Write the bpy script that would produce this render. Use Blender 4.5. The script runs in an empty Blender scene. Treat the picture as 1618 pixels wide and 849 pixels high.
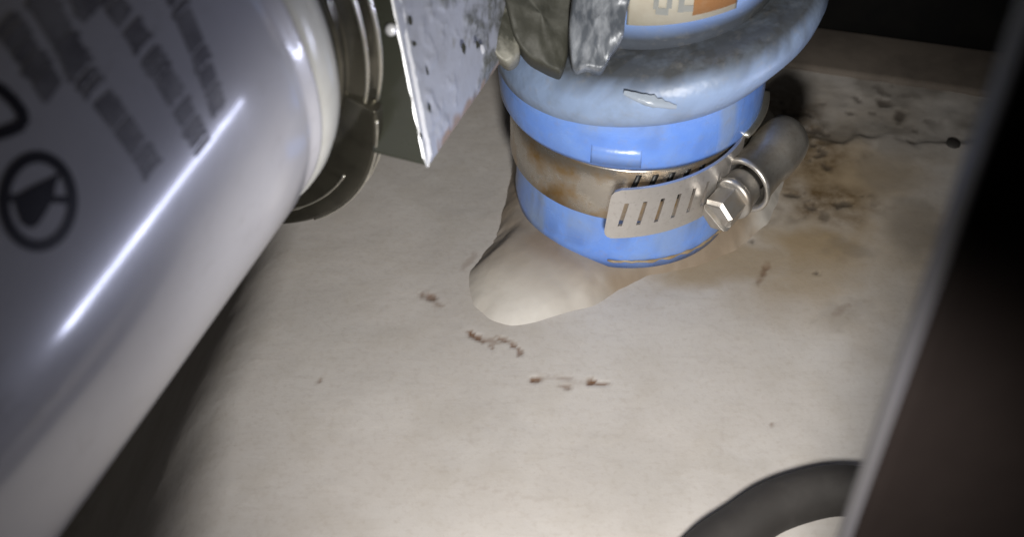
import bpy, bmesh, math, random
import numpy as np
from mathutils import Vector, Matrix, noise as mnoise

random.seed(7)
rng = np.random.default_rng(11)
MM = 0.001
scene = bpy.context.scene
col = scene.collection

# ------------------------------------------------------------------ camera
CAM_H = 173.0                       # mm above the moulded floor
FPX, CX, CY = 1953.0, 809.0, 424.5  # the photograph's focal length and centre
S2 = math.sqrt(0.5)                 # the camera looks down by 45 degrees
cam_d = bpy.data.cameras.new("camera")
cam = bpy.data.objects.new("camera", cam_d)
col.objects.link(cam)
cam.location = (0, 0, CAM_H * MM)
cam.rotation_euler = (math.radians(45), 0, 0)
cam_d.sensor_width = 36.0
cam_d.lens = 36.0 * FPX / 1618.0
cam_d.clip_start = 0.002
cam_d.clip_end = 20.0
cam_d.dof.use_dof = True
cam_d.dof.focus_distance = 0.225
cam_d.dof.aperture_fstop = 22.0
scene.camera = cam

# ------------------------------------------------------------------ world and lamps
world = bpy.data.worlds.new("World")
scene.world = world
world.use_nodes = True
bg = world.node_tree.nodes["Background"]
bg.inputs[0].default_value = (1.0, 0.93, 0.86, 1)
bg.inputs[1].default_value = 0.032

def aim(o, target):
    v = Vector(target) - Vector(o.location)
    o.rotation_euler = v.to_track_quat('-Z', 'Y').to_euler()

def spot(name, loc, target, watts, deg, blend, size, color):
    d = bpy.data.lights.new(name, 'SPOT')
    d.energy = watts; d.spot_size = math.radians(deg); d.spot_blend = blend
    d.shadow_soft_size = size * MM; d.color = color
    o = bpy.data.objects.new(name, d); col.objects.link(o)
    o.location = [c * MM for c in loc]
    aim(o, [c * MM for c in target])
    return o

def bar(name, p0, p1, width, target, watts, color):
    d = bpy.data.lights.new(name, 'AREA')
    d.shape = 'RECTANGLE'
    a, b = Vector(p0), Vector(p1)
    d.size = (b - a).length * MM; d.size_y = width * MM
    d.energy = watts; d.color = color
    o = bpy.data.objects.new(name, d); col.objects.link(o)
    m = (a + b) / 2
    x = (b - a).normalized()
    z = -(Vector(target) - m).normalized()
    z = (z - x * z.dot(x)).normalized()
    y = z.cross(x)
    M = Matrix((x, y, z)).transposed().to_4x4()
    M.translation = m * MM
    o.matrix_world = M
    d.spread = math.radians(64)
    return o

# hand torch held below and right of the camera, aimed at the floor in front of the hose
spot("hand_torch", (12, 25, 114), (30, 158, 0), 1.32, 82, 0.95, 7, (1.0, 0.968, 0.925))
# thin strip work light lying to the side, mirrored as a streak in the filter's paint
W0, W1 = Vector((86, 84, 9)), Vector((105, 146, 30))
for k in range(11):                 # its separate diodes
    q = (k + 0.5) / 11
    half = (W1 - W0) * (0.043 if k not in (9,) else 0.02)
    m_ = W0 + (W1 - W0) * q
    bar("strip_work_light", m_ - half, m_ + half, 1.7 if k % 3 else 2.2, (-40, 105, 70), 0.00072 if k % 4 else 0.001, (0.70, 0.74, 1.0))

scene.view_settings.view_transform = 'Standard'
scene.view_settings.look = 'None'
scene.view_settings.exposure = 0.0
scene.view_settings.gamma = 1.0
scene.render.engine = 'CYCLES'
scene.cycles.use_denoising = True
scene.cycles.max_bounces = 8

# ------------------------------------------------------------------ helpers
def c2w(p):                          # camera frame (right, down, forward) -> world, mm
    x, y, z = p
    return Vector((x, S2 * z - S2 * y, CAM_H - S2 * z - S2 * y))

def cdir(p):
    x, y, z = p
    return Vector((x, S2 * z - S2 * y, -S2 * z - S2 * y)).normalized()

def at(px, py, depth):               # a photograph pixel at a chosen distance
    return c2w(((px - CX) / FPX * depth, (py - CY) / FPX * depth, depth))

def on_floor(px, py, z=0.0):
    a, b = (px - CX) / FPX, (py - CY) / FPX
    r = Vector((a, S2 - S2 * b, -S2 - S2 * b))
    t = (z - CAM_H) / r.z
    return Vector((0, 0, CAM_H)) + r * t

def origin_of(o):
    v = Vector((0, 0, 0))
    while o is not None:
        v += o.location
        o = o.parent
    return v

def obj(name, verts, faces, mat, parent=None, loc=None, smooth=True):
    """verts in world mm; object origin at loc (mm) or at the parent's origin."""
    base = origin_of(parent) if parent else Vector((0, 0, 0))
    l = (Vector(loc) * MM - base) if loc is not None else Vector((0, 0, 0))
    off = base + l
    me = bpy.data.meshes.new(name)
    me.from_pydata([tuple(Vector(v) * MM - off) for v in verts], [], faces)
    me.update()
    bm = bmesh.new(); bm.from_mesh(me)
    bmesh.ops.recalc_face_normals(bm, faces=bm.faces)
    bm.to_mesh(me); bm.free()
    if smooth:
        me.polygons.foreach_set("use_smooth", [True] * len(me.polygons))
    o = bpy.data.objects.new(name, me)
    col.objects.link(o)
    o.location = l
    if parent: o.parent = parent
    for m in (mat if isinstance(mat, (list, tuple)) else [mat]):
        me.materials.append(m)
    return o

def empty(name, loc, label, cat, group=None):
    o = bpy.data.objects.new(name, None)
    col.objects.link(o)
    o.location = Vector(loc) * MM
    o.empty_display_size = 0.01
    tag(o, label, cat, group)
    return o

def tag(o, label=None, cat=None, group=None, kind=None):
    if label: o["label"] = label
    if cat: o["category"] = cat
    if group: o["group"] = group
    if kind: o["kind"] = kind
    return o

def bevel(o, w, seg=3, angle=35):
    m = o.modifiers.new("bevel", 'BEVEL')
    m.width = w * MM; m.segments = seg; m.limit_method = 'ANGLE'
    m.angle_limit = math.radians(angle); m.harden_normals = False
    return o

def basis(d):
    d = Vector(d).normalized()
    u = d.cross(Vector((0, 0, 1)))
    if u.length < 1e-4: u = d.cross(Vector((1, 0, 0)))
    u.normalize()
    return d, u, d.cross(u)

def revolve(profile, origin, axis, n=96, closed=False):
    """profile: list of (s, r) along the axis."""
    d, u, w = basis(axis)
    o = Vector(origin)
    V, F = [], []
    for s, r in profile:
        for k in range(n):
            a = 2 * math.pi * k / n
            V.append(o + d * s + (u * math.cos(a) + w * math.sin(a)) * r)
    m = len(profile)
    rng_ = range(m if closed else m - 1)
    for i in rng_:
        j = (i + 1) % m
        for k in range(n):
            k2 = (k + 1) % n
            F.append((i * n + k, i * n + k2, j * n + k2, j * n + k))
    if not closed:
        F.append(tuple(range(n))); F.append(tuple((m - 1) * n + k for k in range(n)))
    return V, F

def tube(points, radius, n=16):
    """a swept round tube along points; radius a number or a list."""
    P = [Vector(p) for p in points]
    V, F = [], []
    up = None
    for i, p in enumerate(P):
        t = (P[min(i + 1, len(P) - 1)] - P[max(i - 1, 0)]).normalized()
        if up is None:
            _, u, w = basis(t)
        else:
            u = (up - t * up.dot(t)).normalized(); w = t.cross(u)
        up = u
        r = radius[i] if isinstance(radius, (list, tuple)) else radius
        for k in range(n):
            a = 2 * math.pi * k / n
            V.append(p + (u * math.cos(a) + w * math.sin(a)) * r)
    for i in range(len(P) - 1):
        for k in range(n):
            k2 = (k + 1) % n
            F.append((i * n + k, i * n + k2, (i + 1) * n + k2, (i + 1) * n + k))
    F.append(tuple(range(n))); F.append(tuple((len(P) - 1) * n + k for k in range(n)))
    return V, F

def ellipse_loft(sections, n=32):
    """sections: list of (centre, axis_a vector, axis_b vector)."""
    V, F = [], []
    for c, a, b in sections:
        for k in range(n):
            t = 2 * math.pi * k / n
            V.append(Vector(c) + Vector(a) * math.cos(t) + Vector(b) * math.sin(t))
    for i in range(len(sections) - 1):
        for k in range(n):
            k2 = (k + 1) % n
            F.append((i * n + k, i * n + k2, (i + 1) * n + k2, (i + 1) * n + k))
    F.append(tuple(range(n))); F.append(tuple((len(sections) - 1) * n + k for k in range(n)))
    return V, F

def box(c, a, b, h):
    c, a, b, h = map(Vector, (c, a, b, h))
    V = [c + a * i + b * j + h * k for k in (-1, 1) for j in (-1, 1) for i in (-1, 1)]
    F = [(0, 1, 3, 2), (4, 6, 7, 5), (0, 4, 5, 1), (2, 3, 7, 6), (0, 2, 6, 4), (1, 5, 7, 3)]
    return V, F

# ------------------------------------------------------------------ materials
class N:
    def __init__(self, name):
        self.m = bpy.data.materials.new(name)
        self.m.use_nodes = True
        self.t = self.m.node_tree
        self.b = self.t.nodes["Principled BSDF"]
        self.tc = self.t.nodes.new("ShaderNodeTexCoord")
    def node(self, kind, **kw):
        n = self.t.nodes.new(kind)
        for k, v in kw.items(): setattr(n, k, v)
        return n
    def link(self, a, b): self.t.links.new(a, b)
    def set(self, **kw):
        for k, v in kw.items():
            self.b.inputs[k.replace("_", " ")].default_value = v
        return self
    def noise(self, scale, detail=4, rough=0.55, stretch=None, distort=0.0):
        """scale in features per millimetre."""
        n = self.node("ShaderNodeTexNoise")
        n.inputs["Scale"].default_value = scale * 1000.0
        n.inputs["Detail"].default_value = detail
        n.inputs["Roughness"].default_value = rough
        n.inputs["Distortion"].default_value = distort
        if stretch:
            mp = self.node("ShaderNodeMapping")
            mp.inputs["Scale"].default_value = stretch
            self.link(self.tc.outputs["Object"], mp.inputs[0])
            self.link(mp.outputs[0], n.inputs["Vector"])
        else:
            self.link(self.tc.outputs["Object"], n.inputs["Vector"])
        return n.outputs["Fac"]
    def ramp(self, fac, stops):
        r = self.node("ShaderNodeValToRGB")
        els = r.color_ramp.elements
        while len(els) < len(stops): els.new(0.5)
        for e, (p, c) in zip(els, stops):
            e.position = p
            e.color = c if len(c) == 4 else (*c, 1)
        self.link(fac, r.inputs[0])
        return r.outputs[0]
    def mix(self, fac, a, b, mode='MIX'):
        m = self.node("ShaderNodeMix", data_type='RGBA', blend_type=mode)
        for s, v in ((m.inputs[0], fac), (m.inputs[6], a), (m.inputs[7], b)):
            if isinstance(v, (int, float)): s.default_value = v
            elif isinstance(v, tuple): s.default_value = v if len(v) == 4 else (*v, 1)
            else: self.link(v, s)
        return m.outputs[2]
    def math(self, op, a, b=0.0, clamp=False):
        m = self.node("ShaderNodeMath", operation=op, use_clamp=clamp)
        for s, v in ((m.inputs[0], a), (m.inputs[1], b)):
            if isinstance(v, (int, float)): s.default_value = v
            else: self.link(v, s)
        return m.outputs[0]
    def attr(self, name):
        a = self.node("ShaderNodeAttribute"); a.attribute_name = name
        return a.outputs["Fac"]
    def color(self, c):
        if isinstance(c, tuple): self.b.inputs["Base Color"].default_value = c if len(c) == 4 else (*c, 1)
        else: self.link(c, self.b.inputs["Base Color"])
        return self
    def rough(self, r):
        if isinstance(r, (int, float)): self.b.inputs["Roughness"].default_value = r
        else: self.link(r, self.b.inputs["Roughness"])
        return self
    def metal(self, r):
        if isinstance(r, (int, float)): self.b.inputs["Metallic"].default_value = r
        else: self.link(r, self.b.inputs["Metallic"])
        return self
    def bump(self, height, dist_mm, strength=1.0):
        b = self.node("ShaderNodeBump")
        b.inputs["Strength"].default_value = strength
        b.inputs["Distance"].default_value = dist_mm * MM
        self.link(height, b.inputs["Height"])
        prev = self.b.inputs["Normal"]
        if prev.is_linked:
            self.link(prev.links[0].from_socket, b.inputs["Normal"])
        self.link(b.outputs[0], prev)
        return self

def mat_gelcoat():
    m = N("gelcoat")
    big = m.noise(0.018, 5, 0.6)
    mid = m.noise(0.10, 5, 0.6)
    fine = m.noise(0.9, 4, 0.6)
    base = m.mix(m.ramp(big, [(0.35, (0, 0, 0)), (0.7, (1, 1, 1))]), (0.512, 0.478, 0.445), (0.582, 0.558, 0.532))
    base = m.mix(m.math('MULTIPLY', m.ramp(mid, [(0.48, (0, 0, 0)), (0.72, (1, 1, 1))]), 0.36), base, (0.43, 0.39, 0.335))
    base = m.mix(m.math('MULTIPLY', m.ramp(fine, [(0.5, (0, 0, 0)), (0.8, (1, 1, 1))]), 0.32), base, (0.36, 0.31, 0.26))
    speck = m.noise(2.2, 3, 0.7)
    base = m.mix(m.math('MULTIPLY', m.ramp(speck, [(0.66, (0, 0, 0)), (0.74, (1, 1, 1))]), 0.30), base, (0.24, 0.20, 0.165))
    scr = m.noise(0.5, 4, 0.6, (0.25, 2.2, 1.0))
    base = m.mix(m.math('MULTIPLY', m.ramp(scr, [(0.55, (0, 0, 0)), (0.75, (1, 1, 1))]), 0.22), base, (0.40, 0.36, 0.32))
    brk = m.noise(0.35, 5, 0.65)
    def masked(a, lo, hi, amount=1.0):
        v = m.math('MULTIPLY', m.attr(a), m.ramp(brk, [(lo, (0, 0, 0)), (hi, (1, 1, 1))]))
        return m.math('MULTIPLY', v, amount, True)
    base = m.mix(m.math('MULTIPLY', m.attr("ochre"), 0.85, True), base, (0.30, 0.21, 0.10))
    base = m.mix(masked("rust", 0.22, 0.70), base, (0.125, 0.08, 0.035))
    base = m.mix(m.math('MULTIPLY', m.attr("grime_shade"), 0.8, True), base, (0.13, 0.115, 0.095))
    base = m.mix(m.math('MULTIPLY', m.attr("pits"), 0.8, True), base, (0.06, 0.048, 0.038))
    base = m.mix(m.math('MULTIPLY', m.attr("chip"), 1.0, True), base, (0.14, 0.07, 0.033))
    m.color(base)
    m.rough(m.math('ADD', 0.42, m.math('MULTIPLY', mid, 0.3)))
    m.set(Specular_IOR_Level=0.35)
    m.bump(m.noise(0.05, 3), 1.2, 0.35)
    m.bump(fine, 0.06, 0.5)
    m.bump(brk, 0.18, 0.35)
    return m.m

def mat_resin():
    m = N("resin_putty")
    big = m.noise(0.05, 5, 0.6)
    base = m.mix(m.ramp(big, [(0.35, (0, 0, 0)), (0.7, (1, 1, 1))]), (0.515, 0.48, 0.43), (0.58, 0.56, 0.525))
    base = m.mix(m.math('MULTIPLY', m.attr("ochre"), 0.9, True), base, (0.33, 0.22, 0.11))
    base = m.mix(m.math('MULTIPLY', m.attr("grime_shade"), 0.75, True), base, (0.19, 0.145, 0.105))
    fine = m.noise(0.6, 4)
    base = m.mix(m.math('MULTIPLY', fine, 0.15), base, (0.3, 0.25, 0.2))
    m.color(base).rough(0.55)
    m.bump(m.noise(0.12, 3), 0.8, 0.4)
    m.bump(fine, 0.06, 0.4)
    return m.m

def mat_silicone(dust_amount, name):
    m = N(name)
    n1 = m.noise(0.07, 5, 0.6)
    n2 = m.noise(0.5, 4, 0.6)
    blue = m.mix(m.ramp(n1, [(0.3, (0, 0, 0)), (0.7, (1, 1, 1))]), (0.135, 0.285, 0.80), (0.185, 0.37, 0.90))
    d = m.ramp(n1, [(0.42 - dust_amount * 0.42, (0, 0, 0)), (0.85 - dust_amount * 0.42, (1, 1, 1))])
    d = m.math('MULTIPLY', d, min(1.0, 0.35 + dust_amount), True)
    d = m.math('ADD', d, m.math('MULTIPLY', m.attr("dust"), 0.9), True)
    c = m.mix(d, blue, (0.26, 0.35, 0.53))
    c = m.mix(m.math('MULTIPLY', m.attr("grime_shade"), 1.0, True), c, (0.07, 0.075, 0.08))
    n4 = m.noise(0.16, 6, 0.7)
    c = m.mix(m.math('MULTIPLY', m.ramp(n4, [(0.46, (0, 0, 0)), (0.70, (1, 1, 1))]), 0.15 + 0.35 * dust_amount), c, (0.20, 0.245, 0.31))
    c = m.mix(m.math('MULTIPLY', m.ramp(n2, [(0.55, (0, 0, 0)), (0.75, (1, 1, 1))]), 0.25), c, (0.30, 0.28, 0.25))
    m.color(c)
    m.rough(m.math('ADD', 0.25, m.math('MULTIPLY', d, 0.17)))
    m.bump(m.noise(0.25, 3), 0.25, 0.4)
    m.bump(m.noise(0.07, 4), 0.5 + 1.0 * dust_amount, 0.45)
    m.bump(n2, 0.05, 0.5)
    return m.m

def mat_steel(name, tint=(0.62, 0.60, 0.57), r=0.28, dirt_sheen=0.35, stain_sheen=(0.30, 0.20, 0.09)):
    m = N(name)
    n1 = m.noise(0.16, 5, 0.6)
    n2 = m.noise(1.2, 4, 0.6)
    c = m.mix(m.math('MULTIPLY', m.ramp(n1, [(0.42, (0, 0, 0)), (0.72, (1, 1, 1))]), dirt_sheen), tint, stain_sheen)
    c = m.mix(m.math('MULTIPLY', m.ramp(n2, [(0.55, (0, 0, 0)), (0.8, (1, 1, 1))]), 0.3), c, (0.2, 0.17, 0.13))
    m.color(c).metal(0.9)
    m.rough(m.math('ADD', r - 0.1, m.math('MULTIPLY', n1, 0.3)))
    m.bump(n2, 0.03, 0.5)
    return m.m

def mat_can_paint():
    m = N("white_can_paint")
    n1 = m.noise(0.05, 5, 0.6)
    n2 = m.noise(0.4, 4, 0.65)
    c = m.mix(m.ramp(n1, [(0.35, (0, 0, 0)), (0.75, (1, 1, 1))]), (0.58, 0.578, 0.61), (0.52, 0.518, 0.555))
    c = m.mix(m.math('MULTIPLY', m.ramp(n2, [(0.58, (0, 0, 0)), (0.8, (1, 1, 1))]), 0.22), c, (0.3, 0.28, 0.26))
    n3 = m.noise(0.09, 6, 0.7, (1.0, 0.6, 1.4))
    c = m.mix(m.math('MULTIPLY', m.ramp(n3, [(0.60, (0, 0, 0)), (0.72, (1, 1, 1))]), 0.45), c, (0.27, 0.255, 0.25))
    m.color(c)
    m.rough(m.math('ADD', 0.24, m.math('MULTIPLY', n2, 0.12)))
    m.set(Coat_Weight=0.8, Coat_Roughness=0.12)
    m.bump(m.noise(0.16, 3), 0.05, 0.3)
    m.bump(m.noise(0.6, 3), 0.012, 0.3)
    return m.m

def mat_simple(name, c, r=0.5, metal=0.0, var=0.4, var_c=(0.02, 0.02, 0.02), bump_mm=0.05, nscale=0.35, stretch=None, lo=0.45, hi=0.75):
    m = N(name)
    n = m.noise(nscale, 5, 0.62, stretch)
    m.color(m.mix(m.math('MULTIPLY', m.ramp(n, [(lo, (0, 0, 0)), (hi, (1, 1, 1))]), var), c, var_c))
    m.rough(m.math('ADD', r - 0.06, m.math('MULTIPLY', n, 0.15))).metal(metal)
    m.bump(n, bump_mm, 0.6)
    return m.m

M = {
    "gelcoat": mat_gelcoat(),
    "resin": mat_resin(),
    "sleeve": mat_silicone(0.05, "blue_silicone"),
    "hump": mat_silicone(0.95, "dusty_blue_silicone"),
    "band": mat_steel("clamp_band_steel", (0.60, 0.56, 0.50), r=0.24, dirt_sheen=1.0, stain_sheen=(0.46, 0.27, 0.07)),  # ochre tint stands for warm reflections off the floor
    "tail": mat_steel("clamp_tail_steel", (0.76, 0.74, 0.72), r=0.34, dirt_sheen=0.15, stain_sheen=(0.40, 0.33, 0.26)),
    "screw": mat_steel("screw_steel", (0.54, 0.52, 0.49), r=0.36, dirt_sheen=0.6),
    "housing": mat_steel("housing_steel", (0.66, 0.63, 0.58), r=0.33, dirt_sheen=0.8, stain_sheen=(0.26, 0.21, 0.15)),
    "can": mat_can_paint(),
    "rim": mat_steel("can_rim_metal", (0.72, 0.70, 0.62), r=0.26, dirt_sheen=0.25, stain_sheen=(0.5, 0.45, 0.33)),
    "rimpaint": mat_simple("cream_rim_paint", (0.56, 0.56, 0.52), 0.22, 0.0, 0.4, (0.40, 0.39, 0.34), 0.03, 0.15),
    "gasket": mat_simple("black_gasket", (0.012, 0.012, 0.011), 0.45),
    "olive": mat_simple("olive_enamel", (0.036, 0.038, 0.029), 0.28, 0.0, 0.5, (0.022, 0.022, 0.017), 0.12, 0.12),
    "oldcast": mat_simple("old_olive_casting", (0.045, 0.045, 0.034), 0.6, 0.0, 0.75, (0.15, 0.15, 0.13), 0.7, 0.09, None, 0.5, 0.75),
    "web": mat_simple("mottled_casting", (0.22, 0.215, 0.18), 0.5, 0.1, 0.95, (0.035, 0.036, 0.026), 0.5, 0.13, None, 0.44, 0.58),
    "flange": mat_simple("flange_metal", (0.085, 0.08, 0.062), 0.17, 0.7, 0.75, (0.018, 0.016, 0.012), 0.08, 0.15),
    "silver": mat_simple("scuffed_silver", (0.48, 0.50, 0.56), 0.42, 0.2, 0.6, (0.22, 0.215, 0.21), 0.15, 0.10, None, 0.50, 0.75),
    "edge": mat_simple("bright_edge_metal", (0.80, 0.81, 0.84), 0.34, 0.3, 0.9, (0.20, 0.20, 0.22), 0.2, 0.22, None, 0.62, 0.72),  # bright metal; on the bracket corner it paints in the lit edge
    "lever": mat_simple("smeared_grey", (0.10, 0.112, 0.13), 0.34, 0.1, 0.9, (0.33, 0.35, 0.38), 0.3, 0.16, (2.6, 1.0, 0.6), 0.46, 0.66),
    "post": mat_simple("black_post_paint", (0.0032, 0.0024, 0.0022), 0.6, 0.0, 0.3, (0.0045, 0.0034, 0.003), 0.02, 0.3),
    "postedge": mat_simple("lit_post_edge", (0.032, 0.031, 0.034), 0.40, 0.0, 0.6, (0.03, 0.03, 0.04), 0.02, 0.03),  # lighter tone paints in the light on the post's left side
    "rubber": mat_simple("dark_grey_rubber", (0.030, 0.027, 0.025), 0.7, 0.0, 0.3, (0.07, 0.065, 0.06), 0.05, 0.2),
    "darkgap": mat_simple("dark_gap", (0.008, 0.008, 0.008), 0.7, 0.0, 0.4, (0.02, 0.018, 0.015), 0.2, 0.06),  # near-black colour stands for the dark of the gap
    "wood": mat_simple("brown_edge", (0.12, 0.10, 0.082), 0.85, 0.0, 0.8, (0.045, 0.036, 0.03), 0.6, 0.05),
    "ink": mat_simple("black_ink", (0.02, 0.018, 0.028), 0.45, 0.0, 0.3, (0.05, 0.05, 0.06), 0.0),
    "fadedink": mat_simple("faded_ink", (0.17, 0.165, 0.18), 0.45, 0.0, 0.9, (0.34, 0.335, 0.345), 0.0, 0.30, None, 0.40, 0.68),
    "paper": mat_simple("cream_label", (0.62, 0.58, 0.47), 0.4, 0.0, 0.5, (0.45, 0.38, 0.28), 0.02, 0.2),
    "orange": mat_simple("orange_print", (0.48, 0.235, 0.095), 0.4, 0.0, 0.5, (0.55, 0.42, 0.28), 0.0, 0.3),
    "labelink": mat_simple("grey_print", (0.27, 0.28, 0.27), 0.4, 0.0, 0.4, (0.35, 0.34, 0.3), 0.0, 0.4),
    "sealant": mat_simple("ochre_sealant", (0.30, 0.235, 0.15), 0.4, 0.0, 0.6, (0.30, 0.19, 0.08), 0.15, 0.25),
    "pinkgrey": mat_simple("dusty_pipe", (0.20, 0.17, 0.15), 0.6, 0.0, 0.5, (0.08, 0.07, 0.06), 0.1, 0.2),
}

for k_ in ("post", "darkgap"):
    M[k_].node_tree.nodes["Principled BSDF"].inputs["Specular IOR Level"].default_value = 0.02

# ------------------------------------------------------------------ noise on arrays
def vnoise(X, Y, scale, seed, octaves=4, gain=0.5):
    out = np.zeros_like(X); amp = 1.0; tot = 0.0
    r = np.random.default_rng(seed)
    for o in range(octaves):
        g = r.random((256, 256))
        u = X * scale * 2 ** o + 97.3 * (o + 1); v = Y * scale * 2 ** o + 41.7 * (o + 1)
        iu = np.floor(u).astype(int); iv = np.floor(v).astype(int)
        fu = u - iu; fv = v - iv
        fu = fu * fu * (3 - 2 * fu); fv = fv * fv * (3 - 2 * fv)
        a = g[iu % 256, iv % 256]; b = g[(iu + 1) % 256, iv % 256]
        c = g[iu % 256, (iv + 1) % 256]; d = g[(iu + 1) % 256, (iv + 1) % 256]
        out += amp * ((a * (1 - fu) + b * fu) * (1 - fv) + (c * (1 - fu) + d * fu) * fv)
        tot += amp; amp *= gain
    return out / tot

def sstep(a, b, x):
    t = np.clip((x - a) / (b - a), 0, 1)
    return t * t * (3 - 2 * t)

def add_attr(me, name, values):
    a = me.attributes.new(name, 'FLOAT', 'POINT')
    a.data.foreach_set("value", np.asarray(values, dtype=np.float32).ravel())

def grid_mesh(X, Y, Z):
    ny, nx = X.shape
    V = np.stack([X, Y, Z], -1).reshape(-1, 3)
    idx = np.arange(nx * ny).reshape(ny, nx)
    F = np.stack([idx[:-1, :-1], idx[:-1, 1:], idx[1:, 1:], idx[1:, :-1]], -1).reshape(-1, 4)
    return V, F

def sheet(name, V, F, mat):
    me = bpy.data.meshes.new(name)
    me.vertices.add(len(V)); me.vertices.foreach_set("co", (V * MM).astype(np.float32).ravel())
    me.loops.add(len(F) * 4); me.loops.foreach_set("vertex_index", F.astype(np.int32).ravel())
    me.polygons.add(len(F))
    me.polygons.foreach_set("loop_start", np.arange(0, len(F) * 4, 4, dtype=np.int32))
    me.polygons.foreach_set("loop_total", np.full(len(F), 4, dtype=np.int32))
    me.update(calc_edges=True); me.validate()
    me.polygons.foreach_set("use_smooth", [True] * len(me.polygons))
    me.materials.append(mat)
    o = bpy.data.objects.new(name, me); col.objects.link(o)
    return o

def spot_mask(X, Y, px, py, rx, ry, ang=0.0, seed=0, wob=0.5):
    """an uneven patch on the floor; radii in mm, centre where the photograph shows it."""
    c = on_floor(px, py)
    a = math.radians(ang)
    dx, dy = X - c.x, Y - c.y
    u = dx * math.cos(a) + dy * math.sin(a); v = -dx * math.sin(a) + dy * math.cos(a)
    q = np.sqrt((u / rx) ** 2 + (v / ry) ** 2)
    q = q + (vnoise(X, Y, 1.2 / max(min(rx, ry), 0.8), seed, 3) - 0.5) * 2 * wob
    return q

# ------------------------------------------------------------------ the moulded floor
HX, HY = 23.0, 190.9       # hose axis on the floor
xs = np.concatenate([np.arange(-230, -90, 2.0), np.arange(-90, 165, 0.6), np.arange(165, 216, 2.0)]); ys = np.arange(40, 262, 0.6)
X, Y = np.meshgrid(xs, ys)
# floor bent down at the left, shaped to give a shaded strip beside the filter
A = on_floor(470, 372); B = on_floor(335, 849)
dx, dy = B.x - A.x, B.y - A.y
L = math.hypot(dx, dy)
sd = ((X - A.x) * dy - (Y - A.y) * dx) / L
sd = sd if ((-200 - A.x) * dy - (0 - A.y) * dx) > 0 else -sd
t_al = ((X - A.x) * dx + (Y - A.y) * dy) / L
sd = sd + (vnoise(X, Y, 0.03, 3, 3) - 0.5) * 5
roll = np.clip(sd, 0, 90)
drop = np.minimum(np.where(roll < 17, roll ** 2 / 18.0, 17 ** 2 / 18.0 + (roll - 17) * 1.9), 200.0)
Z = -drop
Z += (vnoise(X, Y, 0.02, 5, 3) - 0.5) * 1.4
Z += (vnoise(X, Y, 0.3, 6, 3) - 0.5) * 0.10
# rougher laminate beyond a shallow ledge at the back right
e1, e2 = on_floor(1200, 215), on_floor(1500, 226)
ledge = Y - (e1.y + (X - e1.x) * (e2.y - e1.y) / (e2.x - e1.x)) + (vnoise(X, Y, 0.12, 8, 3) - 0.5) * 9
back = sstep(0, 2.5, ledge) * sstep(52, 66, X)
Z += -0.7 * back + back * (vnoise(X, Y, 0.2, 9, 4) - 0.5) * 0.7
rust = np.zeros_like(X); ochre = np.zeros_like(X); grime_shade = np.zeros_like(X); pits = np.zeros_like(X); chip = np.zeros_like(X)

ochre = np.maximum(ochre, 0.95 * (0.45 + 0.55 * sstep(0.3, 0.62, vnoise(X, Y, 0.07, 71, 4))) * (1 - sstep(0.2, 1.25, spot_mask(X, Y, 1290, 310, 26, 34, -20, 21, 0.7))))
ochre = np.maximum(ochre, 0.75 * (1 - sstep(0.3, 1.2, spot_mask(X, Y, 1150, 415, 28, 8, 8, 22, 0.5))))
ochre = np.maximum(ochre, 0.55 * (1 - sstep(0.3, 1.3, spot_mask(X, Y, 1400, 370, 18, 26, 0, 23, 0.8))))
ochre = np.maximum(ochre, 0.30 * (1 - sstep(0.3, 1.3, spot_mask(X, Y, 1300, 480, 16, 14, 0, 33, 0.8))))
rust = np.maximum(rust, 1.0 * (1 - sstep(0.25, 1.1, spot_mask(X, Y, 1295, 240, 10, 15, 10, 24, 0.8))))
rust = np.maximum(rust, 1.0 * (1 - sstep(0.3, 1.15, spot_mask(X, Y, 1265, 300, 11, 12, 30, 25, 0.9))))
rust = np.maximum(rust, 0.9 * (1 - sstep(0.3, 1.1, spot_mask(X, Y, 1225, 170, 12, 22, -25, 26, 0.7))))
rust = np.maximum(rust, 0.5 * (1 - sstep(0.3, 1.1, spot_mask(X, Y, 1195, 335, 6, 5, 40, 27, 0.8))))
for px, py, rx, ry, a, s_ in ((1400, 275, 9, 8, 0, 0.4), (1440, 370, 9, 9, 30, 0.55), (1330, 500, 8, 3, 35, 0.22), (1340, 395, 5, 4, 0, 0.35), (1440, 330, 6, 5, 0, 0.4)):
    grime_shade = np.maximum(grime_shade, s_ * (1 - sstep(0.3, 1.2, spot_mask(X, Y, px, py, rx, ry, a, int(px + py), 0.8))))
grime_shade = np.maximum(grime_shade, back * (0.42 + 0.45 * sstep(0.40, 0.68, vnoise(X, Y, 0.09, 12, 5))))
grime_shade = np.maximum(grime_shade, 0.6 * sstep(0.35, 0.6, vnoise(X, Y, 0.14, 13, 5)) * (1 - sstep(0.3, 1.3, spot_mask(X, Y, 1410, 190, 16, 16, 0, 14, 0.5))))
grime_shade = np.maximum(grime_shade, 0.16 * sstep(0.45, 0.75, vnoise(X, Y, 0.035, 17, 5)))
pit_n = vnoise(X, Y, 0.30, 15, 4)
pits = np.maximum(pits, 0.55 * sstep(0.57, 0.70, pit_n) * (1 - sstep(0.3, 1.2, spot_mask(X, Y, 1405, 165, 12, 15, 0, 16, 0.5))))
pits = np.maximum(pits, 0.9 * sstep(0.62, 0.72, vnoise(X, Y, 0.35, 18, 4)) * np.maximum(rust, 0.0))
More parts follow.
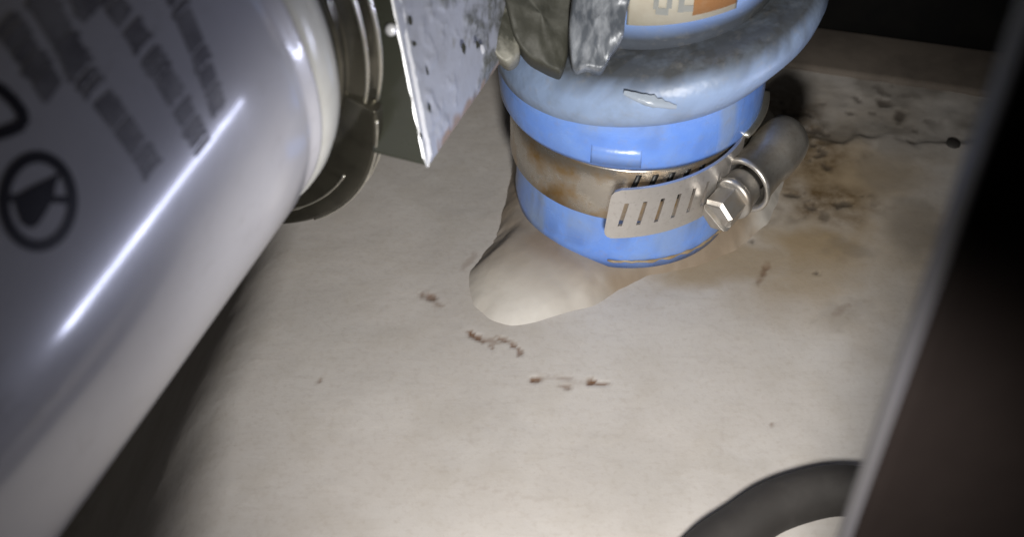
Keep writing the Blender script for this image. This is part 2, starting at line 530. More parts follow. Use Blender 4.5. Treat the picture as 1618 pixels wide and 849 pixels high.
for i, (px, py, rx, ry, a, k) in enumerate((
        (1398, 155, 2.2, 2.0, 0, 1), (1424, 176, 1.5, 3.6, -20, 1), (1443, 220, 1.6, 1.2, 0, 1), (1355, 150, 0.8, 2.0, 20, .8), (1345, 172, 1.6, .9, -30, .8),
        (1300, 158, 1.0, .8, 0, .7), (1448, 200, 1.0, 1.4, 0, .8), (1252, 307, 2.0, 1.0, 0, 1), (1307, 262, 1.2, 2.2, 30, .9), (1188, 383, 1.0, .9, 0, .8),
        (1290, 433, 0.8, 0.8, 0, .95), (1361, 308, .7, .5, 0, .6), (1500, 226, 11, .8, 2, .10))):
    pits = np.maximum(pits, k * (1 - sstep(0.25, 1.15, spot_mask(X, Y, px, py, rx, ry, a, 50 + i, 0.5))))
for i, (px, py, rx, ry, a, k) in enumerate((
        (679, 472, 2.2, 1.2, -42, .75), (692, 484, 1.3, .7, -42, .45), (744, 529, 1.2, .8, -40, 1), (757, 538, 1.7, .7, -38, .9), (775, 541, 2.0, .8, -10, .5), (775, 551, .8, .7, 0, .6),
        (796, 540, 2.0, .5, -35, .75), (812, 549, 1.5, .6, -45, .8), (822, 559, .7, 1.0, 0, .7), (847, 602, 1.5, .7, 0, .9), (862, 600, 2.4, .7, 0, .2),
        (893, 601, 2.2, .4, -6, .4), (894, 614, 1.4, .6, -8, .65), (934, 606, 1.4, .8, 0, 1), (951, 608, 1.9, .35, -6, .8), (905, 607, 3, 1.0, 0, .18),
        (1206, 432, 0.8, 3.2, -24, .6), (1222, 676, .30, 1.1, 0, .6), (505, 603, .35, 1.1, -10, .55), (742, 415, 0.9, 3.2, -30, .3), (1330, 490, .9, 3, -50, .25),
        (790, 780, 9, .25, -14, .12), (1140, 700, 9, .2, 80, .1))):
    chip = np.maximum(chip, k * (1 - sstep(0.4, 1.1, spot_mask(X, Y, px, py, rx * 1.1, ry * 1.15, a, 90 + i, 0.6))))
Z -= 0.35 * sstep(0.3, 0.9, chip) + 0.3 * sstep(0.3, 0.9, pits)
V, F = grid_mesh(X, Y, Z)
floor = sheet("floor", V, F, M["gelcoat"])
for nme, arr in (("rust", rust), ("ochre", ochre), ("grime_shade", grime_shade), ("pits", pits), ("chip", chip)):
    add_attr(floor.data, nme, arr)
tag(floor, kind="structure")

# dark edge strip; the dark of the gap behind is painted as a black wall
b0, b1 = on_floor(1240, 62), on_floor(1600, 112)
dirn = (b1 - b0).normalized(); nrm = Vector((-dirn.y, dirn.x, 0))
c = (b0 + b1) / 2
Vb, Fb = box(c + nrm * 13 + Vector((-60, 0, -3.0)), dirn * 170, nrm * 8.9, Vector((0, 0, 3.4)))
lip = obj("floor_edge_strip", Vb, Fb, M["wood"], loc=c); bevel(lip, 1.2)
tag(lip, kind="structure")
Vb, Fb = box(c + nrm * 26 + Vector((-60, 0, 40)), dirn * 220, nrm * 4, Vector((0, 0, 90)))
bulk = obj("back_wall", Vb, Fb, M["darkgap"], loc=c); tag(bulk, kind="structure")
p = at(1412, 8, 345)
Vp, Fp = tube([p + Vector((0, 0, -18)), p + Vector((0.5, 0, -6)), p + Vector((2, 1, 6)), p + Vector((6, 3, 30))], [3.2, 3.4, 3.0, 2.8], 14)
pipe = obj("pipe_stub", Vp, Fp, M["pinkgrey"], loc=p + Vector((0, 0, -18)))
tag(pipe, "dim dusty pipe stub in the black gap above the floor's back edge", "pipe")

# small dark plug beside the post
p = on_floor(1508, 226)
Vp, Fp = revolve([(-1.5, 1.6), (-0.2, 1.7), (0.1, 1.3), (0.25, 0.7), (0.3, 0.1)], p, (0.15, -0.1, 1), 24)
plug = obj("rubber_plug", Vp, Fp, M["rubber"], loc=p)
tag(plug, "small black rubber plug set in the floor beside the post", "plug")

# ------------------------------------------------------------------ resin mound under the hose
poly_px = [(812, 175), (810, 250), (800, 310), (784, 372), (748, 402), (734, 440), (741, 488), (768, 513), (808, 524), (850, 516), (935, 488), (990, 456), (1025, 441),
           (1100, 426), (1165, 398), (1215, 350), (1240, 280), (1235, 200), (1190, 130), (1090, 90), (960, 85), (860, 110)]
PP = np.array([[on_floor(*p).x, on_floor(*p).y] for p in poly_px])
mx = np.arange(PP[:, 0].min() - 4, PP[:, 0].max() + 4, 0.45); my = np.arange(PP[:, 1].min() - 4, PP[:, 1].max() + 4, 0.45)
MX, MY = np.meshgrid(mx, my)
dist = np.full(MX.shape, 1e9); inside = np.zeros(MX.shape, bool)
for i in range(len(PP)):
    a, b = PP[i], PP[(i + 1) % len(PP)]
    ab = b - a
    tt = np.clip(((MX - a[0]) * ab[0] + (MY - a[1]) * ab[1]) / (ab @ ab), 0, 1)
    dist = np.minimum(dist, np.hypot(MX - a[0] - tt * ab[0], MY - a[1] - tt * ab[1]))
    cond = ((a[1] > MY) != (b[1] > MY)) & (MX < (b[0] - a[0]) * (MY - a[1]) / (b[1] - a[1] + 1e-12) + a[0])
    inside ^= cond
sdm = np.where(inside, dist, -dist)
for _ in range(10):   # soften corners
    sdm[1:-1, 1:-1] = (sdm[1:-1, 1:-1] * 2 + sdm[:-2, 1:-1] + sdm[2:, 1:-1] + sdm[1:-1, :-2] + sdm[1:-1, 2:]) / 6
sdm = sdm + (vnoise(MX, MY, 0.16, 31, 4) - 0.5) * 1.3
hr = np.hypot(MX - HX, MY - HY)
hmax = 2.7 + 3.6 * (1 - sstep(24, 44, hr))
MZ = np.where(sdm > 0, hmax * (1 - np.exp(-np.clip(sdm, 0, None) / 3.2)), sdm * 0.9) - 0.25
MZ += (vnoise(MX, MY, 0.05, 33, 3) - 0.5) * 0.8 * sstep(0, 3, sdm) + (vnoise(MX, MY, 0.35, 43, 4) - 0.5) * 0.2 * sstep(0, 2, sdm)
MZ += -1.6 * (1 - sstep(0.3, 1.3, spot_mask(MX, MY, 772, 398, 3.0, 6.0, -45, 44, 0.3)))
V, F = grid_mesh(MX, MY, np.maximum(MZ, -3))
keep = (np.maximum(MZ, -3).ravel()[F] > -2.5).any(1)
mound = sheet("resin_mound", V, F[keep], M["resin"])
og = 0.75 * (1 - sstep(24, 29, hr)) * sstep(0.25, 0.6, vnoise(MX, MY, 0.1, 34, 4) + 0.3 * sstep(HX - 14, HX + 8, MX))
og = np.maximum(og, 0.75 * (1 - sstep(0.2, 1.2, spot_mask(MX, MY, 1130, 420, 30, 9, 10, 36, 0.5))))
gg = 1.0 * (1 - sstep(0.3, 1.2, spot_mask(MX, MY, 766, 410, 2.8, 6.0, -48, 35, 0.45)))  # shade of the mound's left flank and crease, painted dark
gg = np.maximum(gg, 0.8 * (1 - sstep(22.5, 28, hr)))  # grime and painted contact shade round the hose foot
gg = np.maximum(gg, 0.85 * (1 - sstep(0.15, 1.3, spot_mask(MX, MY, 870, 418, 20, 12, -20, 38, 0.4))))  # brown dirt and painted shade across the plateau
gg = np.maximum(gg, 0.6 * (1 - sstep(0.3, 1.15, spot_mask(MX, MY, 795, 280, 1.6, 9, 0, 37, 0.5))))  # darker strip along the left edge
gg = np.maximum(gg, 0.5 * (1 - sstep(0.2, 1.0, spot_mask(MX, MY, 968, 428, 2.4, 1.6, 0, 39, 0.4))))
add_attr(mound.data, "ochre", og); add_attr(mound.data, "grime_shade", gg)
tag(mound, "smooth cream resin mound moulded round the blue hose's foot", "resin mound")

# ------------------------------------------------------------------ the blue hump hose
hose = empty("blue_hose", (HX, HY, 5), "dusty blue rubber hose with a fat grey-blue hump above its clamp", "hose")

def hose_ring(z, r, lean_x=0.0, tilt=0.0, n=120, wob=0.0, seed=0):
    out = []
    for k in range(n):
        a = 2 * math.pi * k / n
        rr = r + wob * (mnoise.noise(Vector((math.cos(a) * 1.6 + seed, math.sin(a) * 1.6, z * 0.08))))
        x, y = rr * math.cos(a), rr * math.sin(a)
        out.append(Vector((HX + lean_x + x * math.cos(tilt), HY + y, z - x * math.sin(tilt))))
    return out

def hose_part(name, prof, mat, parent=hose, wob=0.0, seed=0):
    V, F = [], []
    n = 120
    for z, r, lx, t in prof: V += hose_ring(z, r, lx, t, n, wob, seed)
    for i in range(len(prof) - 1):
        for k in range(n):
            k2 = (k + 1) % n
            F.append((i * n + k, i * n + k2, (i + 1) * n + k2, (i + 1) * n + k))
    F.append(tuple(range(n))); F.append(tuple((len(prof) - 1) * n + k for k in range(n)))
    return obj(name, V, F, mat, parent)

def dress(o, dust_f, dark_f):
    me = o.data
    off = origin_of(o) / MM
    du, gr = [], []
    for v in me.vertices:
        w = v.co / MM + off
        th = math.degrees(math.atan2(w.x - HX, -(w.y - HY)))
        du.append(dust_f(w, th)); gr.append(dark_f(w, th))
    add_attr(me, "dust", du); add_attr(me, "grime_shade", gr)

def nz(w, s, k=0.0): return mnoise.fractal(w * s + Vector((k, 0, 0)), 0.8, 2.0, 4) * 0.5 + 0.5

lower = hose_part("inner_sleeve", [(4.0, 21.9, 0, 0), (6.6, 22.3, 0, 0), (7.4, 22.4, 0, 0), (8.6, 22.2, 0, 0), (13, 22.1, 0, 0), (20, 22.0, 0, 0), (30, 22.2, 0, 0), (38, 22.4, 0, 0)], M["sleeve"], wob=0.25, seed=3)
dress(lower, lambda w, th: 0.45 * max(0, min(1, (nz(w, 0.12) - 0.52) * 6)) + (0.5 if -62 < th < -50 else 0) + (0.3 if th < -62 else 0),
      lambda w, th: 0.25 * max(0, min(1, (nz(w, 0.3, 5) - 0.6) * 8)))
upper = hose_part("outer_sleeve", [(31.9, 22.6, -0.4, 0), (31.0, 23.5, -0.4, 0), (31.2, 24.5, -0.4, 0), (32.3, 24.95, -0.5, 0), (35, 25.05, -0.6, 0), (38.0, 25.05, -0.7, 0), (39.3, 24.95, -0.7, 0.0), (41, 24.6, -0.7, 0),
                                   (44, 24.0, -0.5, 0), (49, 23.6, 0, 0)], M["sleeve"], wob=0.2, seed=8)
dress(upper, lambda w, th: (0.85 if 33 < th < 41 else 0.0) * (0.6 + 0.4 * nz(w, 0.4)) + 0.55 * max(0, min(1, (w.z - 37 - 2.5 * nz(w, 0.2)) / 3)) * (1.0 if -60 < th < 10 else 0.25),
      lambda w, th: 0.30 * max(0, min(1, (-th - 55) / 25)) + 0.12 * max(0, min(1, (nz(w, 0.25, 9) - 0.66) * 9)))  # darker round the far left, with sparse dark blotches
T = math.radians(-11)
hump = hose_part("hump", [(44.2, 24.0, 0.2, T * .3), (42.6, 25.0, 0.2, T * .4), (42.3, 25.9, 0.4, T * .5), (43.2, 27.2, 0.9, T * .7), (45.0, 28.7, 1.8, T), (47.6, 29.7, 2.8, T), (50.2, 29.6, 3.4, T), (52.2, 28.5, 3.8, T),
                          (53.6, 26.8, 4.0, T), (54.2, 24.6, 4.2, T), (54.3, 22.6, 4.3, T), (54.2, 20.6, 4.4, T)], M["hump"], wob=0.6, seed=12)
dress(hump, lambda w, th: 0.35 * nz(w, 0.15) + 0.35 * max(0, min(1, (w.z - 46) / 10)),
      lambda w, th: 0.95 * max(0, min(1, (29.9 - 2.2 * nz(w, 0.2) - math.hypot(w.x - HX - 4, w.y - HY)) / 1.6)) * (1.0 if w.z > 48 + (w.x - HX - 3) * 0.19 else 0.0) + 0.18 * max(0, min(1, (nz(w, 0.22, 2) - 0.62) * 8)))  # darker on the hump's inner top, with sparse dark blotches
neck = hose_part("neck", [(52.5, 20.0, 4.0, T), (55, 20.2, 4.1, T), (56.5, 20.9, 4.2, T), (60, 21.1, 4.4, T), (70, 21.2, 4.9, T), (82, 21.4, 5.5, T), (100, 21.6, 6.4, T), (130, 22, 8, T)], M["sleeve"], wob=0.2, seed=20)
dress(neck, lambda w, th: 0.5, lambda w, th: 0.95 * max(0, min(1, (58.2 + nz(w, 0.3) - w.z + (w.x - HX - 4) * 0.19) / 1.5)) + 0.4 * max(0, min(1, (th - 40) / 30)))  # darker at the neck's base and towards its right

def hose_patch(name, th0, th1, z0f, z1f, r0, thick, mat, parent, lx=0.0, nseg=24):
    """a thin curved plate on the hose wall."""
    V, F = [], []
    for i in range(nseg + 1):
        th = math.radians(th0 + (th1 - th0) * i / nseg)
        for rr in (r0, r0 + thick):
            for z in (z0f(math.degrees(th)), z1f(math.degrees(th))):
                V.append(Vector((HX + lx + rr * math.sin(th), HY - rr * math.cos(th), z)))
    for i in range(nseg):
        a, b = i * 4, (i + 1) * 4
        F += [(a, b, b + 1, a + 1), (a + 2, a + 3, b + 3, b + 2), (a, a + 2, b + 2, b), (a + 1, b + 1, b + 3, a + 3)]
    F += [(0, 1, 3, 2), (nseg * 4, nseg * 4 + 2, nseg * 4 + 3, nseg * 4 + 1)]
    return obj(name, V, F, mat, parent)

patch = hose_patch("seam_patch", -20, 0.5, lambda t: 32.2, lambda t: 36.2, 24.75, 0.42, M["sleeve"], upper, -0.6)
add_attr(patch.data, "dust", [0.25] * len(patch.data.vertices)); add_attr(patch.data, "grime_shade", [0.0] * len(patch.data.vertices))
# the printed label round the neck
lab_z = lambda t: 59.9 + 21 * math.sin(math.radians(t)) * 0.19
label = hose_patch("label", -24, 24, lab_z, lambda t: lab_z(t) + 16, 21.35, 0.25, M["paper"], neck, 4.5, 40)
orange = hose_patch("orange_print", 4, 23.5, lambda t: lab_z(t) + 1.1, lambda t: lab_z(t) + 15, 21.6, 0.06, M["orange"], label, 4.5)
def strokes(name, th0, segs, hz, parent, mat):
    V, F = [], []
    for (a0, z0, a1, z1) in segs:
        b = len(V)
        n = 5
        for i in range(n + 1):
            th = math.radians(th0 + a0 + (a1 - a0) * i / n)
            for z in (z0, z1):
                V.append(Vector((HX + 4.5 + 21.68 * math.sin(th), HY - 21.68 * math.cos(th), lab_z(th0 + a0) + hz + z)))
        for i in range(n): F.append((b + 2 * i, b + 2 * i + 2, b + 2 * i + 3, b + 2 * i + 1))
    return obj(name, V, F, mat, parent)
strokes("letter", -13, [(0, 1.0, 2.2, 6), (5.6, 1.0, 7.8, 6), (1.2, 0, 6.6, 1.3)], 2.2, label, M["labelink"])
strokes("letter", -2.5, [(0, 0, 2.4, 6), (2, 0, 6.5, 1.2), (2, 2.5, 5.6, 3.5), (2, 5, 6.5, 6)], 2.2, label, M["labelink"])

# highlight on the hump, put in as a pale glossy sliver
sp = Vector((HX + 0.9, HY, 48))
V, F = [], []
na, nb = 14, 5
for i in range(na + 1):
    for j in range(nb + 1):
        th = math.radians(-15 + 17 * i / na)
        q = j / nb
        z = 51.0 - i * 0.13 + (q - 0.5) * (0.5 + 1.5 * math.sin(math.pi * (i + .6) / (na + 1.2)) * (0.7 + 0.9 * abs(mnoise.noise(Vector((i * 0.45, q, 2))))))
        # radius of the hump at this height plus a small bulge
        rh = 29.75 - 0.09 * max(0.0, z - 48.5) ** 2
        rr = rh + 0.15 + 0.75 * math.sin(math.pi * q) * math.sin(math.pi * (i + .3) / (na + .6))
        V.append(Vector((HX + 2.8 + rr * math.sin(th), HY - rr * math.cos(th), z)))
for i in range(na):
    for j in range(nb):
        a = i * (nb + 1) + j
        F.append((a, a + 1, a + nb + 2, a + nb + 1))
blob = N("highlight_gloss"); blob.color((0.33, 0.38, 0.45)).rough(0.18); blob.bump(blob.noise(0.8, 3), 0.2, 0.6)
obj("hump_highlight", V, F, blob.m, hump)

# sealant bead round the foot, front right, with a drip
pts, rad = [], []
for i in range(60):
    th = math.radians(-12 + 100 * i / 59)
    rr = 22.4 + 0.4 * mnoise.noise(Vector((i * 0.3, 0, 0)))
    pts.append(Vector((HX + rr * math.sin(th), HY - rr * math.cos(th), 6.3 + 0.3 * mnoise.noise(Vector((i * 0.4, 3, 0))))))
    rad.append(0.26 + 0.30 * mnoise.noise(Vector((i * 0.35, 7, 0))) if 0 < i < 59 else 0.2)
V, F = tube(pts, rad, 10)
obj("sealant_bead", V, F, M["sealant"], hose)
# ------------------------------------------------------------------ worm-drive clamp
clamp = empty("hose_clamp", (HX, HY, 17.2), "steel worm-drive clamp with slotted tail, tightened round the blue hose", "hose clamp")
CZ0, CZ1, CR = 17.6, 29.9, 22.6
band_prof = [(CZ0, CR), (CZ0 - .1, CR + .45), (CZ0 + .3, CR + .75), (CZ1 - .3, CR + .75), (CZ1 + .1, CR + .45), (CZ1, CR)]
V, F = revolve(band_prof, (HX, HY, 0), (0, 0, 1), 160, closed=True)
band = obj("band", V, F, M["band"], clamp)
# worm slots on the band where it runs under the tail
def slot_mesh(parent, th, r, z0, z1, w, shear):
    t = math.radians(th)
    o = Vector((math.sin(t), -math.cos(t), 0)); tg = Vector((math.cos(t), math.sin(t), 0))
    c = Vector((HX, HY, (z0 + z1) / 2)) + o * r
    V, F = box(c, tg * (w / 2), o * 0.12, Vector((0, 0, (z1 - z0) / 2)) + tg * shear)
    return obj("slot", V, F, M["gasket"], parent)
for i in range(5):
    slot_mesh(band, -3 + i * 7.5, CR + .75, 22.5, 29, 1.0, 0.9)

# the tail: a strip with real slanted holes, springing away from the hose
def tail_pt(u, z, out=0.0):
    """u in mm along the strip from its free end."""
    total = 33.0
    q = u / total
    th = math.radians(-12 + 72 * q)
    r = CR + 5.6 - 5.0 * max(q, 0.0) ** 1.1 + out
    lift = 0.5 * (1 - q) * -1.0 + 1.2 * q
    return Vector((HX + r * math.sin(th), HY - r * math.cos(th), z + lift))
TW = 11.6; TZ0 = 18.6
slots_u = [2.6 + 3.05 * i for i in range(8)]
us = sorted(set([0.0, 0.35, 0.9, 1.6] + [s_ + d for s_ in slots_u for d in (-0.36, 0.36)] + [s_ + 1.5 for s_ in slots_u] + [27.5, 29, 31, 33.0]))
vs = [0.0, 0.3, 0.9, 1.8, 3.0, 5.6, 8.4, 9.4, 10.4, 11.1, TW]
V, F, idx = [], [], {}
def tv(i, j, s):
    k = (i, j, s)
    if k not in idx:
        u, v = us[i], vs[j]
        inset = 0.0
        if u < 1.6:                                     # rounded free end
            e = max(0.0, 1.8 - min(v, TW - v)) / 1.8
            inset = 1.5 * (1 - math.sqrt(max(0, 1 - e * e)))
        shear = 0.16 * (v - TW / 2) if u > 0.9 else 0.16 * (v - TW / 2) * 0.5
        fade = 1.0 if u < 28 else max(0, (33 - u) / 5)
        idx[k] = len(V)
        V.append(tail_pt(u + inset * (1.6 - u) / 1.6 + shear * fade, TZ0 + v, 0.62 if s else 0.0))
    return idx[k]
hole = set()
for i in range(len(us) - 1):
    mid = (us[i] + us[i + 1]) / 2
    for s_ in slots_u:
        if abs(mid - s_) < 0.33:
            for j in range(len(vs) - 1):
                if 3.0 <= (vs[j] + vs[j + 1]) / 2 <= 8.4: hole.add((i, j))
solid = lambda i, j: 0 <= i < len(us) - 1 and 0 <= j < len(vs) - 1 and (i, j) not in hole
for i in range(len(us) - 1):
    for j in range(len(vs) - 1):
        if not solid(i, j): continue
        F.append((tv(i, j, 1), tv(i + 1, j, 1), tv(i + 1, j + 1, 1), tv(i, j + 1, 1)))
        F.append((tv(i, j, 0), tv(i, j + 1, 0), tv(i + 1, j + 1, 0), tv(i + 1, j, 0)))
        if not solid(i - 1, j): F.append((tv(i, j, 0), tv(i, j, 1), tv(i, j + 1, 1), tv(i, j + 1, 0)))
        if not solid(i + 1, j): F.append((tv(i + 1, j, 0), tv(i + 1, j + 1, 0), tv(i + 1, j + 1, 1), tv(i + 1, j, 1)))
        if not solid(i, j - 1): F.append((tv(i, j, 0), tv(i + 1, j, 0), tv(i + 1, j, 1), tv(i, j, 1)))
        if not solid(i, j + 1): F.append((tv(i, j + 1, 0), tv(i, j + 1, 1), tv(i + 1, j + 1, 1), tv(i + 1, j + 1, 0)))
tail = obj("tail", V, F, M["tail"], clamp, smooth=False)
bevel(tail, 0.14, 2, 50)

# screw, housing
TH = math.radians(47)
OUT = Vector((math.sin(TH), -math.cos(TH), 0)); TG = Vector((math.cos(TH), math.sin(TH), 0)); UP = Vector((0, 0, 1))
AX = (TG + UP * 0.27).normalized()
SC = Vector((HX, HY, 24.6)) + OUT * (CR + 5.6) + AX * 4.6       # screw axis centre
def along(s, r=0.0, a=0.0):
    return SC + AX * s + (OUT * math.cos(a) + UP * math.sin(a)) * r
# barrel: an arched shell, its mouth rolled out
V, F = [], []
prof_s = [(-6.6, 4.7), (-6.9, 5.2), (-6.4, 5.5), (-5.7, 5.3), (-5.2, 4.9), (-2, 4.75), (0.0, 4.7), (1.2, 5.0), (3, 5.05), (5.6, 4.95), (7.2, 4.5), (8.0, 3.7), (8.2, 2.4)]
nA = 40
def arch(r, a):     # flattened towards the hose: a saddle
    o_, u_ = math.cos(a) * r, math.sin(a) * r * 1.02
    o_ = max(o_, -5.2)
    return o_, u_
for s_, r in prof_s:
    for k in range(nA):
        o_, u_ = arch(r, 2 * math.pi * k / nA)
        V.append(SC + AX * s_ + OUT * o_ + UP * u_)
inner = [(7.8, 2.2), (7.0, 3.4), (-5.5, 4.2), (-6.4, 4.35)]
for s_, r in inner:
    for k in range(nA):
        o_, u_ = arch(r, 2 * math.pi * k / nA)
        V.append(SC + AX * s_ + OUT * max(o_, -4.6) + UP * u_)
m_ = len(prof_s) + len(inner)
for i in range(m_):
    for k in range(nA):
        k2 = (k + 1) % nA; j = (i + 1) % m_
        F.append((i * nA + k, i * nA + k2, j * nA + k2, j * nA + k))
housing = obj("housing", V, F, M["housing"], clamp)
# strap of the housing, its bent edge showing above the barrel
V, F = [], []
n = 14
for i in range(n + 1):
    th = math.radians(50 + 34 * i / n)
    for rr, z in ((CR + .8, 16.2), (CR + .8, 31.8), (CR + 1.5, 32.6), (CR + 3.0, 32.5), (CR + 3.1, 31.9), (CR + 1.7, 31.6), (CR + 1.6, 16.3)):
        V.append(Vector((HX + rr * math.sin(th), HY - rr * math.cos(th), z)))
for i in range(n):
    for k in range(7):
        k2 = (k + 1) % 7
        F.append((i * 7 + k, i * 7 + k2, (i + 1) * 7 + k2, (i + 1) * 7 + k))
F.append(tuple(range(7))); F.append(tuple(n * 7 + k for k in range(7)))
strap = obj("strap", V, F, M["rim"], housing)
# worm, collar, hex head with screwdriver slot
V, F = [], []
prof = [(6.6, 2.4), (-6.0, 2.8), (-6.3, 3.5), (-6.8, 3.6), (-9.2, 3.7), (-9.5, 4.1), (-10.3, 4.15), (-10.7, 3.8)]
for s_, r in prof:
    for k in range(36): V.append(along(s_, r, 2 * math.pi * k / 36))
for i in range(len(prof) - 1):
    for k in range(36):
        k2 = (k + 1) % 36
        F.append((i * 36 + k, i * 36 + k2, (i + 1) * 36 + k2, (i + 1) * 36 + k))
F.append(tuple(range(36))); F.append(tuple((len(prof) - 1) * 36 + k for k in range(36)))
screw = obj("screw", V, F, M["screw"], clamp)
bm = bmesh.new()
hexr = 3.45
rot = math.radians(18)
ring0 = [bm.verts.new(along(-10.3, hexr, rot + math.pi / 3 * k)) for k in range(6)]
ring1 = [bm.verts.new(along(-14.6, hexr, rot + math.pi / 3 * k)) for k in range(6)]
ring2 = [bm.verts.new(along(-15.2, hexr * 0.86, rot + math.pi / 3 * k)) for k in range(6)]
ring3 = [bm.verts.new(along(-15.3, hexr * 0.76, rot + math.pi / 3 * k)) for k in range(6)]
bm.faces.new(ring0)
for a, b in ((ring0, ring1), (ring1, ring2), (ring2, ring3)):
    for k in range(6): bm.faces.new((a[k], a[(k + 1) % 6], b[(k + 1) % 6], b[k]))
bm.faces.new(ring3)
bmesh.ops.recalc_face_normals(bm, faces=bm.faces)
V = [v.co.copy() for v in bm.verts]; bm.verts.index_update(); F = [tuple(v.index for v in f.verts) for f in bm.faces]
bm.free()
head = obj("hex_head", V, F, M["screw"], screw, smooth=False)
# cut the slot
sl_dir = (OUT * math.cos(math.radians(150)) + UP * math.sin(math.radians(150)))
sl_n = AX.cross(sl_dir).normalized()
V, F = box(along(-15.6), sl_dir * 6, sl_n * 0.62, AX * 1.7)
cut = obj("slot_cutter", V, F, M["gasket"])
bo = head.modifiers.new("slot", 'BOOLEAN'); bo.operation = 'DIFFERENCE'; bo.object = cut; bo.solver = 'EXACT'
bpy.context.view_layer.update()
dg = bpy.context.evaluated_depsgraph_get()
me_new = bpy.data.meshes.new_from_object(head.evaluated_get(dg))
head.modifiers.clear(); head.data = me_new; me_new.name = "hex_head"
bpy.data.objects.remove(cut, do_unlink=True)
bevel(head, 0.22, 3, 25)

# ------------------------------------------------------------------ the filter
FQ = c2w((-64.0, -40.8, 168.6)); FD = cdir((0.424, -0.75, 0.507)); FR = 46.0
FQ = FQ + FD * 3.2
_, FU, FW = basis(FD)
filt = empty("spin_on_filter", FQ - FD * 96, "large white spin-on filter canister with black printed text and round arrow mark", "filter")
prof = [(-97.5, 0.5), (-97.5, 18), (-97, 32), (-95, 40), (-92, 44), (-88, 45.6), (-82, FR), (-60, FR), (-40, FR), (-20, FR), (-11.6, FR), (-10.9, FR - .25), (-10.2, FR - 0.7), (-9.2, FR - .8), (-8.4, FR - .55), (-7.7, FR - .3), (-7.2, FR - .28)]
V, F = revolve(prof, FQ, FD, 160)
can = obj("can", V, F, M["can"], filt)
gr = []
off = origin_of(can) / MM
for v in can.data.vertices: gr.append(0.0)
add_attr(can.data, "grime_shade", gr)
V, F = revolve([(-7.2, FR - .5), (-7.0, FR - .15), (-6.2, FR + .15), (-4.6, FR + .2), (-2.6, FR - .3), (-1.0, FR - 1.4), (0.0, FR - 2.9), (0.2, FR - 4.2)], FQ, FD, 160)
rim = obj("rim", V, F, M["rimpaint"], filt)
V, F = revolve([(-0.5, FR - 5.5), (0.2, FR - 4.6), (1.8, FR - 4.4), (2.2, FR - 5.5)], FQ, FD, 120)
obj("gasket", V, F, M["gasket"], filt)

def hit_can(px, py, out=0.06):
    o = Vector((0, 0, CAM_H))
    v = (at(px, py, 1.0) - o).normalized()
    a = v - FD * v.dot(FD); w = o - FQ; b = w - FD * w.dot(FD)
    R = FR + out
    A_, B_, C_ = a.dot(a), 2 * a.dot(b), b.dot(b) - R * R
    D_ = B_ * B_ - 4 * A_ * C_
    if D_ < 0: return None
    return o + v * ((-B_ - math.sqrt(D_)) / (2 * A_))
def can_coord(px, py):
    p = hit_can(px, py, 0) - FQ
    s = p.dot(FD); r = p - FD * s
    return s, math.atan2(r.dot(FW), r.dot(FU)) * FR       # axial mm, arc mm
def can_point(s, arc, out=0.06):
    a = arc / FR
    return FQ + FD * s + (FU * math.cos(a) + FW * math.sin(a)) * (FR + out)
sg = 1.0 if can_coord(300, 165)[1] > can_coord(220, 30)[1] else -1.0

def can_strip(pts, width, closed=False, out=0.06):
    """a printed line of some width along (s, arc) points."""
    P = [Vector((a, b)) for a, b in pts]
    V, F = [], []
    n = len(P)
    for i in range(n):
        p0, p1 = (P[i - 1], P[(i + 1) % n]) if closed else (P[max(i - 1, 0)], P[min(i + 1, n - 1)])
        t = (p1 - p0).normalized(); m = Vector((-t.y, t.x))
        for sgn in (-1, 1):
            q = P[i] + m * (sgn * width / 2)
            V.append(can_point(q.x, q.y, out))
    for i in range(n if closed else n - 1):
        j = (i + 1) % n
        F.append((2 * i, 2 * i + 1, 2 * j + 1, 2 * j))
    return V, F
def densify(pts, step=1.0, closed=False):
    out = []
    n = len(pts)
    for i in range(n if closed else n - 1):
        a, b = Vector(pts[i]), Vector(pts[(i + 1) % n])
        k = max(1, int((b - a).length / step))
        for q in range(k): out.append(tuple(a.lerp(b, q / k)))
    if not closed: out.append(tuple(pts[-1]))
    return out
def can_fill(name, outline, mat, parent, out=0.06):
    bm = bmesh.new()
    vs_ = [bm.verts.new((a, b, 0)) for a, b in outline]
    bm.faces.new(vs_)
    bmesh.ops.triangulate(bm, faces=bm.faces)
    bmesh.ops.subdivide_edges(bm, edges=[e for e in bm.edges if e.calc_length() > 1.0], cuts=4, use_grid_fill=True)
    bmesh.ops.triangulate(bm, faces=bm.faces)
    bm.verts.index_update()
    V = [can_point(v.co.x, v.co.y, out) for v in bm.verts]
    F = [tuple(v.index for v in f.verts) for f in bm.faces]
    bm.free()
    return obj(name, V, F, mat, parent)

# round mark: ring, bar and arrow
mark_s, mark_a = can_coord(60, 318)
ring_pts = [can_coord(60 + 54.5 * math.cos(t), 318 + 70.5 * math.sin(t)) for t in [2 * math.pi * k / 64 for k in range(64)]]
V, F = can_strip(ring_pts, 1.15, True)
mark = obj("round_mark", V, F, M["ink"], can)
V, F = can_strip(densify([can_coord(8, 313), can_coord(112, 316)]), 0.75, out=0.075)
obj("mark_bar", V, F, M["ink"], can)
can_fill("mark_arrow", [can_coord(*p) for p in ((20, 311), (50, 294), (96, 272), (88, 292), (84, 315), (71, 338), (58, 357), (46, 361), (34, 353), (27, 336))], M["ink"], can, 0.07)
# outlined mark cut by the picture's edge
pts = [(-40, 122), (-12, 134), (3, 142), (22, 160), (35, 178), (37, 188), (30, 199), (14, 206), (-6, 212), (-40, 214)]
V, F = can_strip(densify([can_coord(*p) for p in pts]), 1.25)
obj("outline_mark", V, F, M["ink"], can)

